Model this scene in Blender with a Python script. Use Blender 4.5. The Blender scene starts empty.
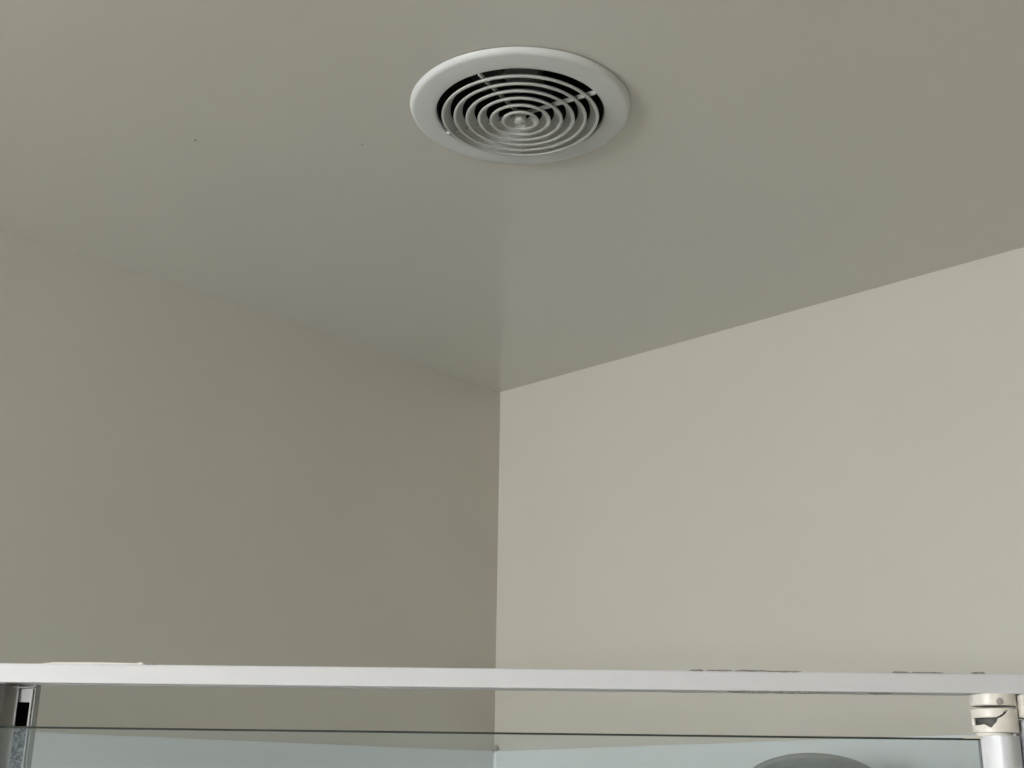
import bpy, bmesh, math, random
from mathutils import Vector, Matrix

random.seed(4)
S = bpy.context.scene
COL = S.collection

# ------------------------------------------------------------------ camera
FPX, YAW, PITCH, ROLL = 1245.6, math.radians(0.986 - 45.0), math.radians(17.874), math.radians(0.815)
ZC = 2.50                       # ceiling height
HC = 0.78                       # ceiling above the lens
# room corner is the world origin: wall_left is x = 0, wall_right is y = 0
CAM = Vector((-(0.02393 - 3.17364) / math.sqrt(2) * HC, -(0.02393 + 3.17364) / math.sqrt(2) * HC, ZC - HC))
FWD = Vector((math.sin(YAW) * math.cos(PITCH), math.cos(YAW) * math.cos(PITCH), math.sin(PITCH)))
RT0 = Vector((math.cos(YAW), -math.sin(YAW), 0))
UP0 = RT0.cross(FWD)
RT = RT0 * math.cos(ROLL) + UP0 * math.sin(ROLL)
UP = UP0 * math.cos(ROLL) - RT0 * math.sin(ROLL)
cd = bpy.data.cameras.new('camera')
cd.sensor_width = 36.0
cd.lens = FPX / 1024 * 36.0
cd.clip_start = 0.02
cam = bpy.data.objects.new('camera', cd)
m = Matrix((RT, UP, -FWD)).transposed().to_4x4()
m.translation = CAM
cam.matrix_world = m
COL.objects.link(cam)
S.camera = cam


def ray(x, y):
    return RT * ((x - 512) / FPX) + UP * (-(y - 384) / FPX) + FWD


# ------------------------------------------------------------------ world, light, exposure
w = bpy.data.worlds.new('world')
w.use_nodes = True
w.node_tree.nodes['Background'].inputs[0].default_value = (0.75, 0.85, 1.0, 1)
w.node_tree.nodes['Background'].inputs[1].default_value = 0.4
S.world = w
S.view_settings.view_transform = 'Standard'
S.view_settings.look = 'None'
S.view_settings.gamma = 1.0
S.view_settings.use_curve_mapping = False
S.view_settings.exposure = 0.0
WINDOW_LIGHT = 31.0             # strength of the daylit frosted pane
WIN = (0.28, 1.45, 1.40, 2.25)  # x0, x1, z0, z1 of the window in wall_back
RX, RY = 3.1, -4.4              # room extents


# ------------------------------------------------------------------ materials
def mat(name, col, rough=0.5, spec=0.5, metal=0.0, noise=0.0, nscale=8.0, bump=0.0, bscale=200.0, emit=0.0):
    M = bpy.data.materials.new(name)
    M.use_nodes = True
    nt = M.node_tree
    b = nt.nodes['Principled BSDF']
    b.inputs['Base Color'].default_value = (*col, 1)
    b.inputs['Roughness'].default_value = rough
    b.inputs['Specular IOR Level'].default_value = spec
    b.inputs['Metallic'].default_value = metal
    tc = nt.nodes.new('ShaderNodeTexCoord')
    if noise:
        n = nt.nodes.new('ShaderNodeTexNoise')
        n.inputs['Scale'].default_value = nscale
        n.inputs['Detail'].default_value = 4
        nt.links.new(tc.outputs['Object'], n.inputs['Vector'])
        r = nt.nodes.new('ShaderNodeValToRGB')
        r.color_ramp.elements[0].position = 0.3
        r.color_ramp.elements[1].position = 0.7
        r.color_ramp.elements[0].color = (*[c * (1 - noise) for c in col], 1)
        r.color_ramp.elements[1].color = (*[min(1, c * (1 + noise)) for c in col], 1)
        nt.links.new(n.outputs['Fac'], r.inputs[0])
        nt.links.new(r.outputs[0], b.inputs['Base Color'])
    if bump:
        n = nt.nodes.new('ShaderNodeTexNoise')
        n.inputs['Scale'].default_value = bscale
        nt.links.new(tc.outputs['Object'], n.inputs['Vector'])
        bp = nt.nodes.new('ShaderNodeBump')
        bp.inputs['Strength'].default_value = bump
        bp.inputs['Distance'].default_value = 0.001
        nt.links.new(n.outputs['Fac'], bp.inputs['Height'])
        nt.links.new(bp.outputs[0], b.inputs['Normal'])
    if emit:
        b.inputs['Emission Color'].default_value = (0.97, 0.985, 1.0, 1)
        b.inputs['Emission Strength'].default_value = emit
    return M


def glass_mat():
    M = bpy.data.materials.new('clear_glass')
    M.use_nodes = True
    nt = M.node_tree
    nt.nodes.clear()
    out = nt.nodes.new('ShaderNodeOutputMaterial')
    tr = nt.nodes.new('ShaderNodeBsdfTransparent')
    tr.inputs[0].default_value = (0.93, 0.953, 0.95, 1)
    gl = nt.nodes.new('ShaderNodeBsdfGlossy')
    gl.inputs['Roughness'].default_value = 0.03
    fr = nt.nodes.new('ShaderNodeFresnel')
    fr.inputs[0].default_value = 1.45
    m1 = nt.nodes.new('ShaderNodeMixShader')
    nt.links.new(fr.outputs[0], m1.inputs[0])
    nt.links.new(tr.outputs[0], m1.inputs[1])
    nt.links.new(gl.outputs[0], m1.inputs[2])
    # dried water film
    df = nt.nodes.new('ShaderNodeBsdfDiffuse')
    df.inputs[0].default_value = (0.75, 0.82, 0.85, 1)
    m2 = nt.nodes.new('ShaderNodeMixShader')
    tc = nt.nodes.new('ShaderNodeTexCoord')
    n = nt.nodes.new('ShaderNodeTexNoise')
    n.inputs['Scale'].default_value = 5
    n.inputs['Detail'].default_value = 3
    nt.links.new(tc.outputs['Object'], n.inputs['Vector'])
    mr = nt.nodes.new('ShaderNodeMapRange')
    mr.inputs['To Min'].default_value = 0.03
    mr.inputs['To Max'].default_value = 0.07
    nt.links.new(n.outputs['Fac'], mr.inputs['Value'])
    nt.links.new(mr.outputs[0], m2.inputs[0])
    nt.links.new(m1.outputs[0], m2.inputs[1])
    nt.links.new(df.outputs[0], m2.inputs[2])
    nt.links.new(m2.outputs[0], out.inputs[0])
    return M


def speckle_mat():
    M = bpy.data.materials.new('mouldy_seal')
    M.use_nodes = True
    nt = M.node_tree
    b = nt.nodes['Principled BSDF']
    b.inputs['Roughness'].default_value = 0.85
    b.inputs['Specular IOR Level'].default_value = 0.1
    tc = nt.nodes.new('ShaderNodeTexCoord')
    n = nt.nodes.new('ShaderNodeTexNoise')
    n.inputs['Scale'].default_value = 230
    n.inputs['Detail'].default_value = 3
    n.inputs['Distortion'].default_value = 1.5
    nt.links.new(tc.outputs['Object'], n.inputs['Vector'])
    r = nt.nodes.new('ShaderNodeValToRGB')
    r.color_ramp.elements[0].position = 0.47
    r.color_ramp.elements[1].position = 0.57
    r.color_ramp.elements[0].color = (0.012, 0.018, 0.03, 1)
    r.color_ramp.elements[1].color = (0.20, 0.225, 0.27, 1)
    nt.links.new(n.outputs['Fac'], r.inputs[0])
    nt.links.new(r.outputs[0], b.inputs['Base Color'])
    return M


PAINT = (0.62, 0.593, 0.525)
M_WALL = mat('cream_wall_paint', PAINT, 0.42, 0.4, noise=0.012, nscale=3, bump=0.05, bscale=350)
M_CEIL = mat('cream_ceiling_gloss_paint', (0.67, 0.652, 0.592), 0.18, 0.6, noise=0.01, nscale=3, bump=0.03, bscale=350)
M_FLOOR = mat('grey_vinyl_floor', (0.26, 0.22, 0.17), 0.5, noise=0.1, nscale=20)
M_LINER = mat('white_acrylic', (0.79, 0.83, 0.85), 0.25)
M_PLAST = mat('white_grille_plastic', (0.69, 0.71, 0.702), 0.55, noise=0.02, nscale=40)
M_GRILLE = mat('shaded_grille_plastic', (0.53, 0.54, 0.52), 0.6, noise=0.03, nscale=60)  # darker copy of the flange plastic; shade between the rings put into the colour
M_DUCT = mat('dark_duct', (0.03, 0.03, 0.028), 0.6, noise=0.3, nscale=40)
M_BLADE = mat('dark_grey_impeller', (0.10, 0.10, 0.095), 0.5, noise=0.3, nscale=60)
M_RAIL = mat('white_powder_coat', (0.665, 0.67, 0.69), 0.5, noise=0.015, nscale=30)
M_ALU = mat('grey_aluminium', (0.34, 0.34, 0.33), 0.5, metal=0.1, noise=0.08, nscale=60)
M_ALU2 = mat('pale_aluminium', (0.52, 0.53, 0.54), 0.45, metal=0.1)
M_LIP = mat('worn_aluminium_lip', (0.33, 0.33, 0.33), 0.5, metal=0.1)
M_BLACK = mat('black_rubber', (0.001, 0.001, 0.001), 0.9, 0.0)
M_HINGE = mat('cream_hinge_plastic', (0.86, 0.83, 0.76), 0.35, noise=0.03, nscale=80)
M_DIRT = mat('grey_grime', (0.27, 0.26, 0.235), 0.8, noise=0.4, nscale=300)
M_SEAL = mat('old_silicone', (0.80, 0.78, 0.70), 0.4)
M_EDGE = mat('dark_green_glass_edge', (0.035, 0.045, 0.038), 0.3)
M_GLASS = glass_mat()
M_MOULD = speckle_mat()
M_HEAD = mat('dark_grey_plastic', (0.29, 0.305, 0.295), 0.6, noise=0.06, nscale=60)
M_CHROME = mat('chrome', (0.7, 0.7, 0.7), 0.15, metal=1.0)
M_PANE = mat('frosted_pane_daylit', (0.8, 0.85, 0.9), 0.5, emit=WINDOW_LIGHT)


# ------------------------------------------------------------------ helpers
def box(bm, x0, x1, y0, y1, z0, z1):
    vs = [bm.verts.new(p) for p in ((x0, y0, z0), (x1, y0, z0), (x1, y1, z0), (x0, y1, z0),
                                    (x0, y0, z1), (x1, y0, z1), (x1, y1, z1), (x0, y1, z1))]
    for f in ((3, 2, 1, 0), (4, 5, 6, 7), (0, 1, 5, 4), (1, 2, 6, 5), (2, 3, 7, 6), (3, 0, 4, 7)):
        bm.faces.new([vs[i] for i in f])
    return vs


def lathe(bm, prof, n=48, closed=False, cx=0.0, cy=0.0):
    rings = []
    for r, z in prof:
        if r < 1e-6:
            rings.append([bm.verts.new((cx, cy, z))])
        else:
            rings.append([bm.verts.new((cx + r * math.cos(2 * math.pi * k / n), cy + r * math.sin(2 * math.pi * k / n), z)) for k in range(n)])
    pairs = list(zip(rings, rings[1:])) + ([(rings[-1], rings[0])] if closed else [])
    for a, b in pairs:
        for k in range(n):
            q = (k + 1) % n
            if len(a) == 1 and len(b) == 1:
                continue
            if len(a) == 1:
                bm.faces.new((a[0], b[q], b[k]))
            elif len(b) == 1:
                bm.faces.new((a[k], a[q], b[0]))
            else:
                bm.faces.new((a[k], a[q], b[q], b[k]))


def tube(bm, pts, rads, n=16):
    rings = []
    for i, p in enumerate(pts):
        p = Vector(p)
        d = (Vector(pts[min(i + 1, len(pts) - 1)]) - Vector(pts[max(i - 1, 0)])).normalized()
        a = d.cross(Vector((0.31, 0.17, 0.93))).normalized()
        b = d.cross(a)
        r = rads[i] if isinstance(rads, (list, tuple)) else rads
        rings.append([bm.verts.new(p + (a * math.cos(2 * math.pi * k / n) + b * math.sin(2 * math.pi * k / n)) * r) for k in range(n)])
    for a, b in zip(rings, rings[1:]):
        for k in range(n):
            bm.faces.new((a[k], a[(k + 1) % n], b[(k + 1) % n], b[k]))
    bm.faces.new(rings[0][::-1])
    bm.faces.new(rings[-1])


def obj(name, bm, mtl, parent=None, smooth=False, bevel=0.0, seg=2):
    bmesh.ops.recalc_face_normals(bm, faces=bm.faces)
    me = bpy.data.meshes.new(name)
    bm.to_mesh(me)
    bm.free()
    for m_ in (mtl if isinstance(mtl, (list, tuple)) else [mtl]):
        me.materials.append(m_)
    o = bpy.data.objects.new(name, me)
    COL.objects.link(o)
    if parent:
        o.parent = parent
    if smooth:
        for p in me.polygons:
            p.use_smooth = True
        me.set_sharp_from_angle(angle=math.radians(40))
    if bevel:
        b = o.modifiers.new('bevel', 'BEVEL')
        b.width = bevel
        b.segments = seg
        b.limit_method = 'ANGLE'
    return o


def boxes(name, lst, mtl, parent=None, bevel=0.0):
    bm = bmesh.new()
    for b in lst:
        box(bm, *b)
    return obj(name, bm, mtl, parent, bevel=bevel)


def thing(name, label, cat, loc=(0, 0, 0), rz=0.0, group=None):
    o = bpy.data.objects.new(name, None)
    o.empty_display_size = 0.05
    COL.objects.link(o)
    o.location = loc
    o.rotation_euler = (0, 0, rz)
    o['label'] = label
    o['category'] = cat
    if group:
        o['group'] = group
    return o


def struct(o, label, cat):
    o['kind'] = 'structure'
    o['label'] = label
    o['category'] = cat
    return o


# ------------------------------------------------------------------ room shell
T = 0.10
struct(boxes('floor', [(-T, RX + T, RY - T, T, -0.06, 0.0)], M_FLOOR), 'grey vinyl bathroom floor', 'floor')
struct(boxes('wall_left', [(-T, 0, RY, 0, 0, ZC)], M_WALL), 'shaded cream painted wall on the left of the corner', 'wall')
struct(boxes('wall_right', [(-T, RX, 0, T, 0, ZC)], M_WALL), 'brighter cream painted wall on the right of the corner', 'wall')
struct(boxes('wall_side', [(RX, RX + T, RY, T, 0, ZC)], M_WALL), 'cream painted wall behind the camera', 'wall')
x0, x1, z0, z1 = WIN
struct(boxes('wall_back', [(-T, x0, RY - T, RY, 0, ZC), (x1, RX + T, RY - T, RY, 0, ZC),
                           (x0, x1, RY - T, RY, 0, z0), (x0, x1, RY - T, RY, z1, ZC)], M_WALL),
       'cream painted wall with the window, facing the brighter wall', 'wall')
wf = struct(boxes('window_1', [(x0, x0 + .04, RY - .07, RY - .01, z0, z1), (x1 - .04, x1, RY - .07, RY - .01, z0, z1),
                               (x0 + .04, x1 - .04, RY - .07, RY - .01, z0, z0 + .04), (x0 + .04, x1 - .04, RY - .07, RY - .01, z1 - .04, z1)],
                  M_RAIL, bevel=.003), 'white framed frosted bathroom window behind the camera', 'window')
boxes('pane', [(x0 + .04, x1 - .04, RY - .05, RY - .044, z0 + .04, z1 - .04)], M_PANE, wf)

# ---- ceiling with the round fan opening
RING_DROP = 0.0153
k_ = ray(520.2, 119.0)
k_ = CAM + k_ * ((HC - RING_DROP) / k_.z)
FAN = Vector((k_.x, k_.y, ZC))
R1 = 0.0944                     # radius of the largest grille ring
ROPEN = R1 * 1.07
N = 96
angs = sorted([2 * math.pi * k / N for k in range(N)] +
              [math.atan2(cy - FAN.y, cx - FAN.x) % (2 * math.pi) for cx in (-T, RX + T) for cy in (RY - T, T)])
bm = bmesh.new()
low_i, low_o, up_i, up_o = [], [], [], []
for a in angs:
    c, s = math.cos(a), math.sin(a)
    tx = ((RX + T - FAN.x) / c) if c > 1e-9 else ((-T - FAN.x) / c if c < -1e-9 else 1e9)
    ty = ((T - FAN.y) / s) if s > 1e-9 else ((RY - T - FAN.y) / s if s < -1e-9 else 1e9)
    t = min(tx, ty)
    ri = ROPEN + 0.004
    low_i.append(bm.verts.new((FAN.x + ri * c, FAN.y + ri * s, ZC)))
    low_o.append(bm.verts.new((FAN.x + t * c, FAN.y + t * s, ZC)))
    up_i.append(bm.verts.new((FAN.x + ri * c, FAN.y + ri * s, ZC + .08)))
    up_o.append(bm.verts.new((FAN.x + t * c, FAN.y + t * s, ZC + .08)))
for k in range(len(angs)):
    q = (k + 1) % len(angs)
    bm.faces.new((low_i[k], low_i[q], low_o[q], low_o[k]))
    bm.faces.new((up_i[k], up_o[k], up_o[q], up_i[q]))
    bm.faces.new((low_i[k], up_i[k], up_i[q], low_i[q]))
    bm.faces.new((low_o[k], low_o[q], up_o[q], up_o[k]))
ceiling = struct(obj('ceiling', bm, M_CEIL), 'cream semi-gloss painted ceiling around the round exhaust vent', 'ceiling')
for px, py, r in ((195.3, 140.2, .0020), (362, 144.3, .0013)):      # two pinprick marks
    q = ray(px, py)
    q = CAM + q * (HC / q.z)
    bm = bmesh.new()
    lathe(bm, [(r, 0.0005), (r * .9, -.0006), (0, -.0010)], 12)
    o = obj('paint_speck', bm, M_DIRT, ceiling, True)
    o.location = (q.x, q.y, ZC)

# ------------------------------------------------------------------ round exhaust fan
fan = thing('exhaust_fan', 'round white ceiling exhaust fan with concentric ring grille', 'exhaust fan', FAN)
RO = R1 * 1.41
prof = [(RO - .007, 0), (RO - .007, -.0012), (RO - .0004, -.0011), (RO, -.0016), (RO - .0006, -.0034), (RO - .0022, -.0062), (RO - .0038, -.0076),
        (RO - .0062, -.0082), (RO - .014, -.0086), (ROPEN + .008, -.0094), (ROPEN + .003, -.0096), (ROPEN + .0008, -.0092), (ROPEN, -.0082),
        (ROPEN - .0003, -.0050), (ROPEN + .0030, -.0050), (ROPEN + .0030, 0)]
bm = bmesh.new()
lathe(bm, prof, 128, closed=True)
obj('flange', bm, M_PLAST, fan, True)
DEP = 0.0095
for i in range(6):
    r = R1 - i * R1 * 0.1535
    zf = -RING_DROP - 0.0008 * i
    sl = 0.85
    prof = [(r + .0004, zf + .0010), (r - .0002, zf + .0002), (r - .0016, zf), (r - .0030, zf + .0003), (r - .0036, zf + .0012), (r - .0034, zf + .0022),
            (r - .0021, zf + .0030), (r - .0021 - DEP * sl, zf + DEP), (r - .0009 - DEP * sl, zf + DEP), (r - .0009, zf + .0030), (r + .0002, zf + .0022)]
    bm = bmesh.new()
    lathe(bm, prof, 96, closed=True)
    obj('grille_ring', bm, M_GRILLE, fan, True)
# cross spokes behind the rings
camdir = Vector((CAM.x - FAN.x, CAM.y - FAN.y, 0)).normalized()
rgt = Vector((-camdir.y, camdir.x, 0))
if rgt.dot(RT0) < 0:
    rgt = -rgt
for ad in (118, 31, 207, 298):
    a = math.radians(ad)
    d = rgt * math.cos(a) + camdir * math.sin(a)
    bm = bmesh.new()
    box(bm, .005, ROPEN + .001, -.0010, .0010, -RING_DROP + .0036, -RING_DROP + .0088)
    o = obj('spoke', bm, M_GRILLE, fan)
    o.rotation_euler = (0, 0, math.atan2(d.y, d.x))
bm = bmesh.new()
lathe(bm, [(0, -.0205), (.0055, -.0205), (.0068, -.0196), (.0070, -.008), (0, -.008)], 24)
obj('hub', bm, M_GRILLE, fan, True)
bm = bmesh.new()
lathe(bm, [(ROPEN + .002, -.0048), (ROPEN + .002, .115), (0, .115), (0, .118), (ROPEN + .0028, .118), (ROPEN + .0028, -.0048)], 64)
obj('housing', bm, M_DUCT, fan, True)
bm = bmesh.new()
lathe(bm, [(0, .045), (.022, .045), (.028, .052), (.028, .114), (0, .114)], 32)
motor = obj('motor', bm, M_BLADE, fan, True)
bm = bmesh.new()
vs = []
for u in range(5):
    rr = .024 + u * .0155
    tw = math.radians(38 - 4 * u)
    for v in (-1, 1):
        wv = (.014 + .003 * u) * v
        vs.append((rr, wv * math.cos(tw), .075 + wv * math.sin(tw)))
vv = [bm.verts.new(p) for p in vs] + [bm.verts.new((p[0], p[1], p[2] + .002)) for p in vs]
for u in range(4):
    for off in (0, 10):
        bm.faces.new((vv[off + 2 * u], vv[off + 2 * u + 1], vv[off + 2 * u + 3], vv[off + 2 * u + 2]))
    bm.faces.new((vv[2 * u], vv[2 * u + 2], vv[12 + 2 * u], vv[10 + 2 * u]))
    bm.faces.new((vv[2 * u + 1], vv[2 * u + 3], vv[13 + 2 * u], vv[11 + 2 * u]))
bm.faces.new((vv[8], vv[9], vv[19], vv[18]))
blade = obj('fan_blade', bm, M_BLADE, motor)
for k in range(1, 6):
    c = blade.copy()
    COL.objects.link(c)
    c.parent = motor
    c.rotation_euler = (0, 0, k * math.pi / 3)

# ------------------------------------------------------------------ shower enclosure, local frame on the door plane
KD = 0.80
DANG = math.radians(45 - 3.19)
DO = Vector((CAM.x - 1.5 * KD * math.sin(math.pi / 4), CAM.y + 1.5 * KD * math.cos(math.pi / 4), 0))
E1 = Vector((math.cos(DANG), math.sin(DANG), 0))
EN = Vector((-math.sin(DANG), math.cos(DANG), 0))       # away from the camera, into the shower


def loc(px, py, Y=0.0):
    """pixel -> (x along the rail, z) where its ray meets the vertical plane Y of the door frame"""
    d = ray(px, py)
    t = ((DO - CAM).dot(EN) + Y) / d.dot(EN)
    p = CAM + d * t - DO
    return p.dot(E1), p.z


ZT = (loc(0, 662.2)[1] + loc(1024, 674.6)[1]) / 2
ZB = (loc(0, 682.6)[1] + loc(1024, 693.6)[1]) / 2
ZG = (loc(0, 726.9)[1] + loc(1024, 736.8)[1]) / 2
XL = loc(-26, 700)[0]
XR = loc(1046, 700)[0]
ZTRAY = 0.09

frame = thing('shower_enclosure', 'white framed glass shower enclosure with top rail crossing the corner', 'shower', DO, DANG)
# top rail: hollow box section with a small lower lip
bm = bmesh.new()
pr = [(0.0, ZB), (0.0, ZT - .001), (.001, ZT), (.034, ZT), (.034, ZB), (.026, ZB), (.026, ZB + .006), (.008, ZB + .006), (.008, ZB)]
a = [bm.verts.new((XL, y, z)) for y, z in pr]
b = [bm.verts.new((XR, y, z)) for y, z in pr]
n = len(pr)
for k in range(n):
    bm.faces.new((a[k], a[(k + 1) % n], b[(k + 1) % n], b[k]))
bm.faces.new(a)
bm.faces.new(b[::-1])
rail = obj('top_rail', bm, M_RAIL, frame, bevel=.0008)


def strip(name, mtl, pts, y0=-.0012, y1=.004, parent=rail, up=None):
    """ragged bead along the rail: pts = (pixel x, bottom offset, top offset) about z=base"""
    bm = bmesh.new()
    prev = None
    for x, zb, zt in pts:
        cur = [bm.verts.new(p) for p in ((x, y0, zb), (x, y1, zb), (x, y1, zt), (x, y0 + .0006, zt))]
        if prev:
            for k in range(4):
                bm.faces.new((prev[k], prev[(k + 1) % 4], cur[(k + 1) % 4], cur[k]))
        else:
            bm.faces.new(cur[::-1])
        prev = cur
    bm.faces.new(prev)
    return obj(name, bm, mtl, parent)


def ragged(p0, p1, z, lo, hi, n=18):
    s0, s1 = loc(p0, 680)[0], loc(p1, 680)[0]
    out = []
    for k in range(n + 1):
        f = k / n
        e = min(1, 6 * min(f, 1 - f) + .25)
        out.append((s0 + (s1 - s0) * f, z - lo * e * random.uniform(.5, 1), z + hi * e * random.uniform(.5, 1)))
    return out


# leftover sealant and grime on the rail's edges
s0, s1 = loc(42, 662)[0], loc(143, 662)[0]
strip('sealant_strip', M_SEAL, [(s0, ZT - .0005, ZT + .0002), (s0 + .012, ZT - .0005, ZT + .0014), (s0 + .05, ZT - .0005, ZT + .0016),
                                (s1 - .006, ZT - .0005, ZT + .0013), (s1 - .003, ZT - .0005, ZT + .0024), (s1, ZT - .0005, ZT + .0006)], y0=.001, y1=.006)
for p0, p1, lo, hi in ((690, 704, .0010, .0012), (706, 733, .0006, .0010), (735, 770, .0006, .0014), (764, 802, .0012, .0006), (893, 910, .0006, .0016), (912, 945, .0004, .0010),
                       (972, 986, .0004, .0016), (141, 156, .0004, .0011)):
    strip('grime_spot', M_DIRT, ragged(p0, p1, ZT, lo, hi, 10), y0=-.0006, y1=.003)
strip('grime_streak', M_DIRT, ragged(727, 827, ZB - .0004, .0016, .0008, 20), y0=-.0006, y1=.004)
strip('grime_streak', M_DIRT, ragged(868, 892, ZB - .0006, .0012, .0002, 8), y0=.0002, y1=.004)

# closing jamb on the left: channel with a gasket, seen past the glass edge
YJ = 0.022
g = [loc(x, 690, YJ)[0] for x in (4.5, 8, 18.5, 31.5, 38)]
zpl = loc(20, 686.6, YJ)[1]
bm = bmesh.new()
box(bm, g[0], g[2] - .0005, YJ + .002, YJ + .014, ZTRAY, ZB)           # wide dull flange
box(bm, g[2] - .0005, g[3] + .0005, YJ + .008, YJ + .014, ZTRAY, ZB)   # groove floor
box(bm, g[3] + .0005, g[4] - .003, YJ + .002, YJ + .014, ZTRAY, ZB)
jamb = obj('jamb', bm, M_ALU, frame)
boxes('groove_lip', [(g[2] - .0012, g[2] + .0004, YJ + .0003, YJ + .0079, ZTRAY, zpl - .002)], M_LIP, jamb, bevel=.0003)
boxes('groove_lip', [(g[3] - .0004, g[3] + .0016, YJ + .0003, YJ + .0079, ZTRAY, zpl - .002)], M_LIP, jamb, bevel=.0003)
boxes('end_cap', [(g[1], g[3] + .003, YJ - .001, YJ + .004, zpl - .0014, zpl)], M_LIP, jamb, bevel=.0003)
zk0, zk1 = loc(24, 702, YJ)[1], loc(20, 726, YJ)[1]
boxes('groove_plug', [(g[2] + .0006, g[3] - .0006, YJ + .003, YJ + .0079, zk0, zpl - .002)], M_ALU, jamb)
boxes('gasket', [(g[2] + .0006, g[3] - .0006, YJ + .001, YJ + .0079, zk1, zk0)], M_BLACK, jamb)
boxes('seal_strip', [(g[2] + .0006, g[3] - .0006, YJ + .0005, YJ + .0079, ZTRAY, zk1 - .001)], M_MOULD, jamb)
boxes('corner_post', [(XL, g[0], .002, .050, ZTRAY, ZB)], M_ALU2, frame, bevel=.002)

# hinge side
HX = loc(995.5, 706, .012)[0]
HR = (loc(1018, 706)[0] - loc(973.2, 706)[0]) / 2
HY = 0.018
gx0, gx1 = loc(1019.5, 706, .006)[0], XR
zh = loc(1020, 718)[1]
boxes('hinge_post', [(gx0 + .0015, gx1, .002, .030, ZTRAY, zh - .0008)], M_RAIL, frame, bevel=.003)
boxes('post_cap', [(gx0, gx1, 0, .030, zh + .0004, ZB)], M_HINGE, frame, bevel=.002)
zc0 = loc(995, 706)[1]
bm = bmesh.new()
lathe(bm, [(0, ZB), (HR, ZB), (HR, zc0 + .0018), (HR - .001, zc0 + .0007), (0, zc0 + .0007)], 64, cx=HX, cy=HY)
cap = obj('hinge_cap', bm, M_HINGE, frame, True)
d0 = loc(998.7, 701.4)
bm = bmesh.new()
lathe(bm, [(0, 0), (.0032, 0), (.0032, -.001), (.0022, -.0014), (0, -.0014)], 20)
o = obj('screw_plug', bm, mat('faded_grey_plug', (.42, .39, .37), .5), cap, True)
o.rotation_euler = (math.radians(-90), 0, 0)
o.location = (d0[0], HY - math.sqrt(max(0, HR ** 2 - (d0[0] - HX) ** 2)) + .0012 - .0008, d0[1])

# side returns: rails and fixed panes running square to the two walls, posts included
def ret(p0, p1, nm):
    """return from a door end to the wall, in world coordinates, parented to the frame"""
    inv = Matrix.Rotation(-DANG, 4, 'Z') @ Matrix.Translation(-DO)
    A, B = inv @ Vector(p0), inv @ Vector(p1)
    d = (B - A)
    L = d.length
    ang = math.atan2(d.y, d.x)
    r = boxes('return_rail', [(0.0, L, -.017, .017, ZB, ZT)], M_RAIL, frame, bevel=.001)
    p = boxes('fixed_pane', [(0.03, L - .012, -.003, .003, ZTRAY + .01, ZB)], M_GLASS, frame)
    q = boxes('wall_channel', [(L - .020, L, -.014, .014, ZTRAY, ZB)], M_RAIL, frame, bevel=.001)
    for o in (r, p, q):
        o.location = A
        o.rotation_euler = (0, 0, ang)


wl = DO + E1 * (XL + .004) + EN * .030
wr = DO + E1 * (XR - .004) + EN * .030
ret((wl.x, wl.y, 0), (0.010, wl.y, 0), 'l')
ret((wr.x, wr.y, 0), (wr.x, -0.010, 0), 'r')

# ------------------------------------------------------------------ the pivoting glass door
GX0, GX1 = XL + .012, loc(980, 738)[0] + .004
GY = 0.012
bm = bmesh.new()
ch = .0017
pr = [(GY, ZTRAY + .02), (GY, ZG - ch), (GY + .0007, ZG), (GY + .0053, ZG), (GY + .006, ZG - ch), (GY + .006, ZTRAY + .02)]
a = [bm.verts.new((GX0, y, z)) for y, z in pr]
b = [bm.verts.new((GX1, y, z)) for y, z in pr]
n = len(pr)
for k in range(n):
    f = bm.faces.new((a[k], a[(k + 1) % n], b[(k + 1) % n], b[k]))
    if k in (1, 2, 3):
        f.material_index = 1
for f in (bm.faces.new(a), bm.faces.new(b[::-1])):
    f.material_index = 1
door = obj('glass_door', bm, [M_GLASS, M_EDGE], frame)
door['label'] = 'clear glass pivot door with dark top edge'
# white hinge stile
SX = loc(1001.5, 745, .012)[0]
zs = loc(1000, 735.4)[1]
SR = .0170
bm = bmesh.new()
prf = []
for k in range(40):
    t_ = 2 * math.pi * k / 40
    c, s = math.cos(t_), math.sin(t_)
    ex = 0.62
    u_, v_ = SR * math.copysign(abs(c) ** ex, c), SR * math.copysign(abs(s) ** ex, s)
    prf.append((SX + u_ * math.cos(.9) - v_ * math.sin(.9), HY - .001 + u_ * math.sin(.9) + v_ * math.cos(.9)))
lo = [bm.verts.new((x, y, ZTRAY + .02)) for x, y in prf]
hi = [bm.verts.new((x, y, zs)) for x, y in prf]
for k in range(40):
    bm.faces.new((lo[k], lo[(k + 1) % 40], hi[(k + 1) % 40], hi[k]))
bm.faces.new(lo[::-1])
bm.faces.new(hi)
stile = obj('hinge_stile', bm, mat('glossy_white_stile', (.68, .70, .73), .33), door, True)
# glazing bead where the pane enters the stile
boxes('glazing_bead', [(loc(968, 738)[0], GX1 + .001, GY - .003, GY + .009, ZG - .0004, ZG + .0016)], M_SEAL, door, bevel=.0004)

# rise-and-fall hinge sleeve with its slanted slot cut through
zc1, zc2 = loc(995, 707.4)[1], loc(995, 732.2)[1]
slot_a = [loc(*p) for p in ((970.5, 724.5), (970.5, 719.5), (977.5, 717.4), (981, 717.2), (996, 717.2), (1001, 714.5), (1004, 711.3), (1006.5, 709.6),
                            (1008.2, 711.2), (1007, 713.2), (1002.5, 716.2), (997.5, 718.3), (996.2, 722), (993.5, 724.6), (991.5, 727.6), (989, 726.4), (986, 724.2), (977, 724.8), (975.8, 726))]


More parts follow.
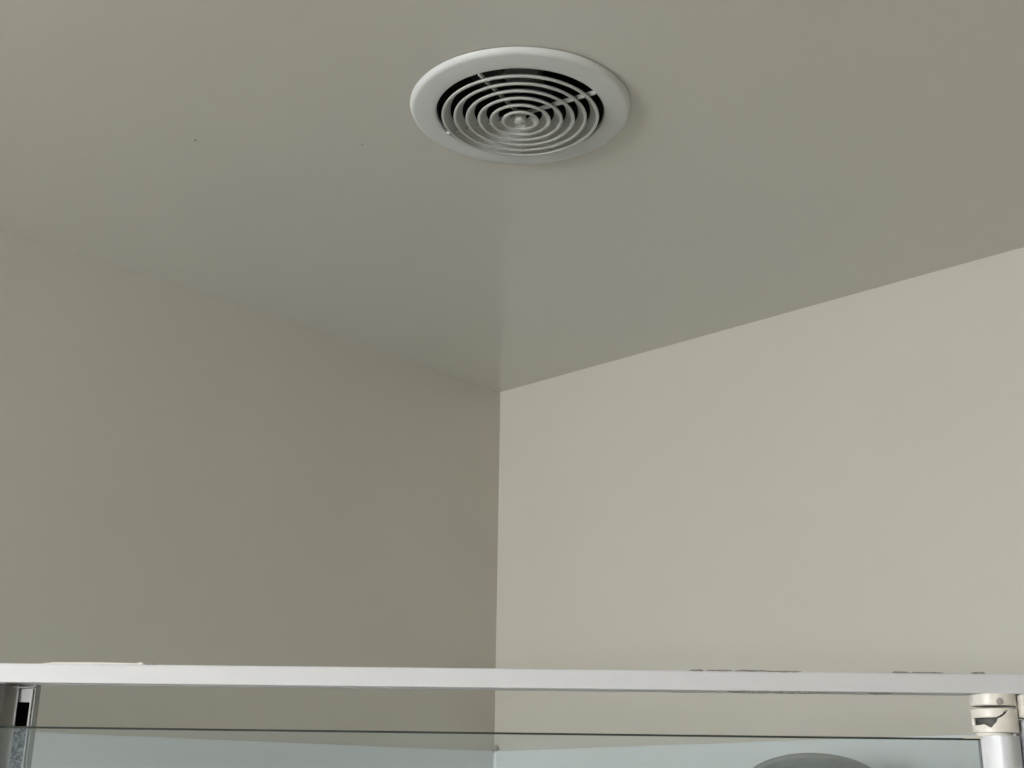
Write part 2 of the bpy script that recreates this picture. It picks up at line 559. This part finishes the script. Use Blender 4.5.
def inside(x, z, P):
    r = False
    for i in range(len(P)):
        (xa, za), (xb, zb) = P[i], P[i - 1]
        if (za > z) != (zb > z) and x < (xb - xa) * (z - za) / (zb - za) + xa:
            r = not r
    return r


NT, NZ = 240, 50
bm = bmesh.new()
grid = []
for j in range(NZ + 1):
    z = zc1 + (zc2 - zc1) * j / NZ
    rr = HR - (.0022 if j == 0 else .0010 if j == 1 else .0003 if j == 2 else 0)
    grid.append([bm.verts.new((HX + rr * math.cos(2 * math.pi * k / NT), HY + rr * math.sin(2 * math.pi * k / NT), z)) for k in range(NT)])
for j in range(NZ):
    for k in range(NT):
        q = (k + 1) % NT
        c = sum((grid[j][k].co, grid[j][q].co, grid[j + 1][k].co, grid[j + 1][q].co), Vector()) / 4
        if c.y < HY + .002 and inside(c.x, c.z, slot_a):
            continue
        bm.faces.new((grid[j][k], grid[j][q], grid[j + 1][q], grid[j + 1][k]))
for v in [v for v in bm.verts if not v.link_faces]:
    bm.verts.remove(v)
sleeve = obj('hinge_sleeve', bm, M_HINGE, door, True)
sd = sleeve.modifiers.new('wall', 'SOLIDIFY')
sd.thickness = .0035
sd.offset = -1
bm = bmesh.new()
lathe(bm, [(0, zc1 - .0005), (HR - .0042, zc1 - .0005), (HR - .0042, zc2), (0, zc2)], 48, cx=HX, cy=HY)
obj('pivot_core', bm, mat('grey_pivot_core', (.07, .07, .065), .6, noise=.4, nscale=200), door, True)
f0, f1 = loc(982.5, 733)[0], loc(1019, 733)[0]
fr_ = (f1 - f0) / 2
bm = bmesh.new()
lathe(bm, [(0, zc2 + .0002), (fr_ - .001, zc2 + .0002), (fr_, zc2 - .0004), (fr_, zs + .0004), (fr_ - .0006, zs - .0004), (0, zs - .0004)], 48, cx=(f0 + f1) / 2, cy=HY)
obj('hinge_collar', bm, M_HINGE, door, True)

# ------------------------------------------------------------------ acrylic liner on both walls of the shower
ZL = CAM.z + 0.0803 * HC
liner = thing('shower_liner', 'white acrylic wall liner in the shower corner behind the glass', 'wall liner', (0, 0, 0))
LT = 0.008
LA, LB = wl.y, wr.x
for nm, bx in (('liner_panel', (.0005, LT, LA, -LT, ZTRAY, ZL)), ('liner_panel', (.0005, LB, -LT, -.0005, ZTRAY, ZL))):
    pn = boxes(nm, [bx], M_LINER, liner, bevel=.002)
    if bx[1] == LB:                                     # this sheet was hung a touch off level
        for v in pn.data.vertices:
            if v.co.z > 1 and v.co.x > .1:
                v.co.z += .020
bm = bmesh.new()
tube(bm, [(.008, -.008, ZL - .002), (.011, -.009, ZL + .003), (.010, -.006, ZL + .010)], [.004, .005, .002], 10)
obj('caulk_blob', bm, mat('aged_caulk', (.42, .39, .32), .6), liner, True)
bm = bmesh.new()                                        # moulded cove in the corner
cr = .005
pts = [(LT, -LT)] + [(LT + cr - cr * math.cos(t_), -LT - cr + cr * math.sin(t_)) for t_ in [k * math.pi / 12 for k in range(7)]]
lo = [bm.verts.new((x, y, ZTRAY)) for x, y in pts]
hi = [bm.verts.new((x, y, ZL - .001)) for x, y in pts]
for k in range(len(pts)):
    q = (k + 1) % len(pts)
    bm.faces.new((lo[k], lo[q], hi[q], hi[k]))
bm.faces.new(lo[::-1])
bm.faces.new(hi)
obj('corner_cove', bm, M_LINER, liner, True)

# shower tray under the enclosure (below the frame)
bm = bmesh.new()
a_ = DO + E1 * XL
b_ = DO + E1 * XR
poly = [(0.001, -0.001), (0.001, LA - .03), (a_.x - EN.x * .03, LA - .03), (b_.x + .03, b_.y - EN.y * .0 - .02), (LB + .03, -0.001)]
lo = [bm.verts.new((x, y, 0)) for x, y in poly]
hi = [bm.verts.new((x, y, ZTRAY)) for x, y in poly]
for k in range(5):
    bm.faces.new((lo[k], lo[(k + 1) % 5], hi[(k + 1) % 5], hi[k]))
bm.faces.new(lo[::-1])
bm.faces.new(hi)
o = obj('shower_tray', bm, M_LINER, bevel=.006)
o['label'] = 'white shower tray under the glass enclosure'
o['category'] = 'shower tray'

# ------------------------------------------------------------------ round shower head on the brighter wall
q = ray(814, 795)
t = (-0.15 - CAM.y) / q.y
HC_ = CAM + q * t
rad = 74 / FPX * q.dot(FWD) * t
tocam = Vector((CAM.x - HC_.x, CAM.y - HC_.y, 0)).normalized()
nrm = (tocam * .49 - Vector((0, 0, .87))).normalized()      # spray face: down and out into the shower
e2 = (tocam * .87 + Vector((0, 0, .49))).normalized()       # towards the head's upper rim
e3 = e2.cross(nrm)
head = thing('hand_shower', 'dark grey round shower head seen through the glass door', 'hand shower', HC_)
RM = Matrix((e3, e2, nrm)).transposed().to_4x4()
bm = bmesh.new()
lathe(bm, [(0, -.030), (rad * .45, -.027), (rad * .8, -.016), (rad * .97, -.006), (rad, -.001), (rad * .985, .002), (rad * .95, .0035), (0, .0035)], 64)
bm.transform(RM)
obj('shell', bm, M_HEAD, head, True)
bm = bmesh.new()
lathe(bm, [(0, .003), (rad * .88, .003), (rad * .87, .0046), (0, .0052)], 64)
bm.transform(RM)
face = obj('spray_face', bm, M_HEAD, head, True)
first = None
for ringn, cnt in ((.25, 6), (.5, 12), (.75, 18)):
    for k in range(cnt):
        t_ = 2 * math.pi * k / cnt
        if first is None:
            bm = bmesh.new()
            lathe(bm, [(.0022, 0), (.0018, .002), (0, .0024)], 8)
            bm.transform(RM)
            nz = first = obj('nozzle', bm, M_HEAD, face, True)
        else:
            nz = first.copy()
            COL.objects.link(nz)
            nz.parent = face
        nz.location = RM @ Vector((rad * ringn * math.cos(t_), rad * ringn * math.sin(t_), .0045))
BR = Vector((HC_.x, -.045 - LT, HC_.z - .17))                # bracket on the riser
wallp = Vector((HC_.x, -.045 - LT, 0))
bm = bmesh.new()
h1 = BR - HC_
tube(bm, [nrm * -.018, e2 * -.04 + nrm * -.022, h1 * .55 - nrm * .004, h1, h1 + Vector((0, .004, -.05))], [.020, .017, .014, .013, .011], 20)
obj('handle', bm, M_HEAD, head, True)
rz = thing('riser_rail', 'chrome riser rail fixed to the liner under the shower head', 'shower rail', (BR.x + .03, BR.y, 0))
bm = bmesh.new()
tube(bm, [(0, 0, 1.0), (0, 0, BR.z + .04)], .010, 20)
obj('rail_tube', bm, M_CHROME, rz, True)
for z in (1.03, BR.z + .02):
    bm = bmesh.new()
    tube(bm, [(0, 0, z), (0, .045 - .0003, z)], .011, 16)
    obj('wall_mount', bm, M_CHROME, rz, True)
bm = bmesh.new()
box(bm, -.0166, .016, -.017, .014, BR.z - .022, BR.z + .006)
obj('slider', bm, M_CHROME, rz, bevel=.004)
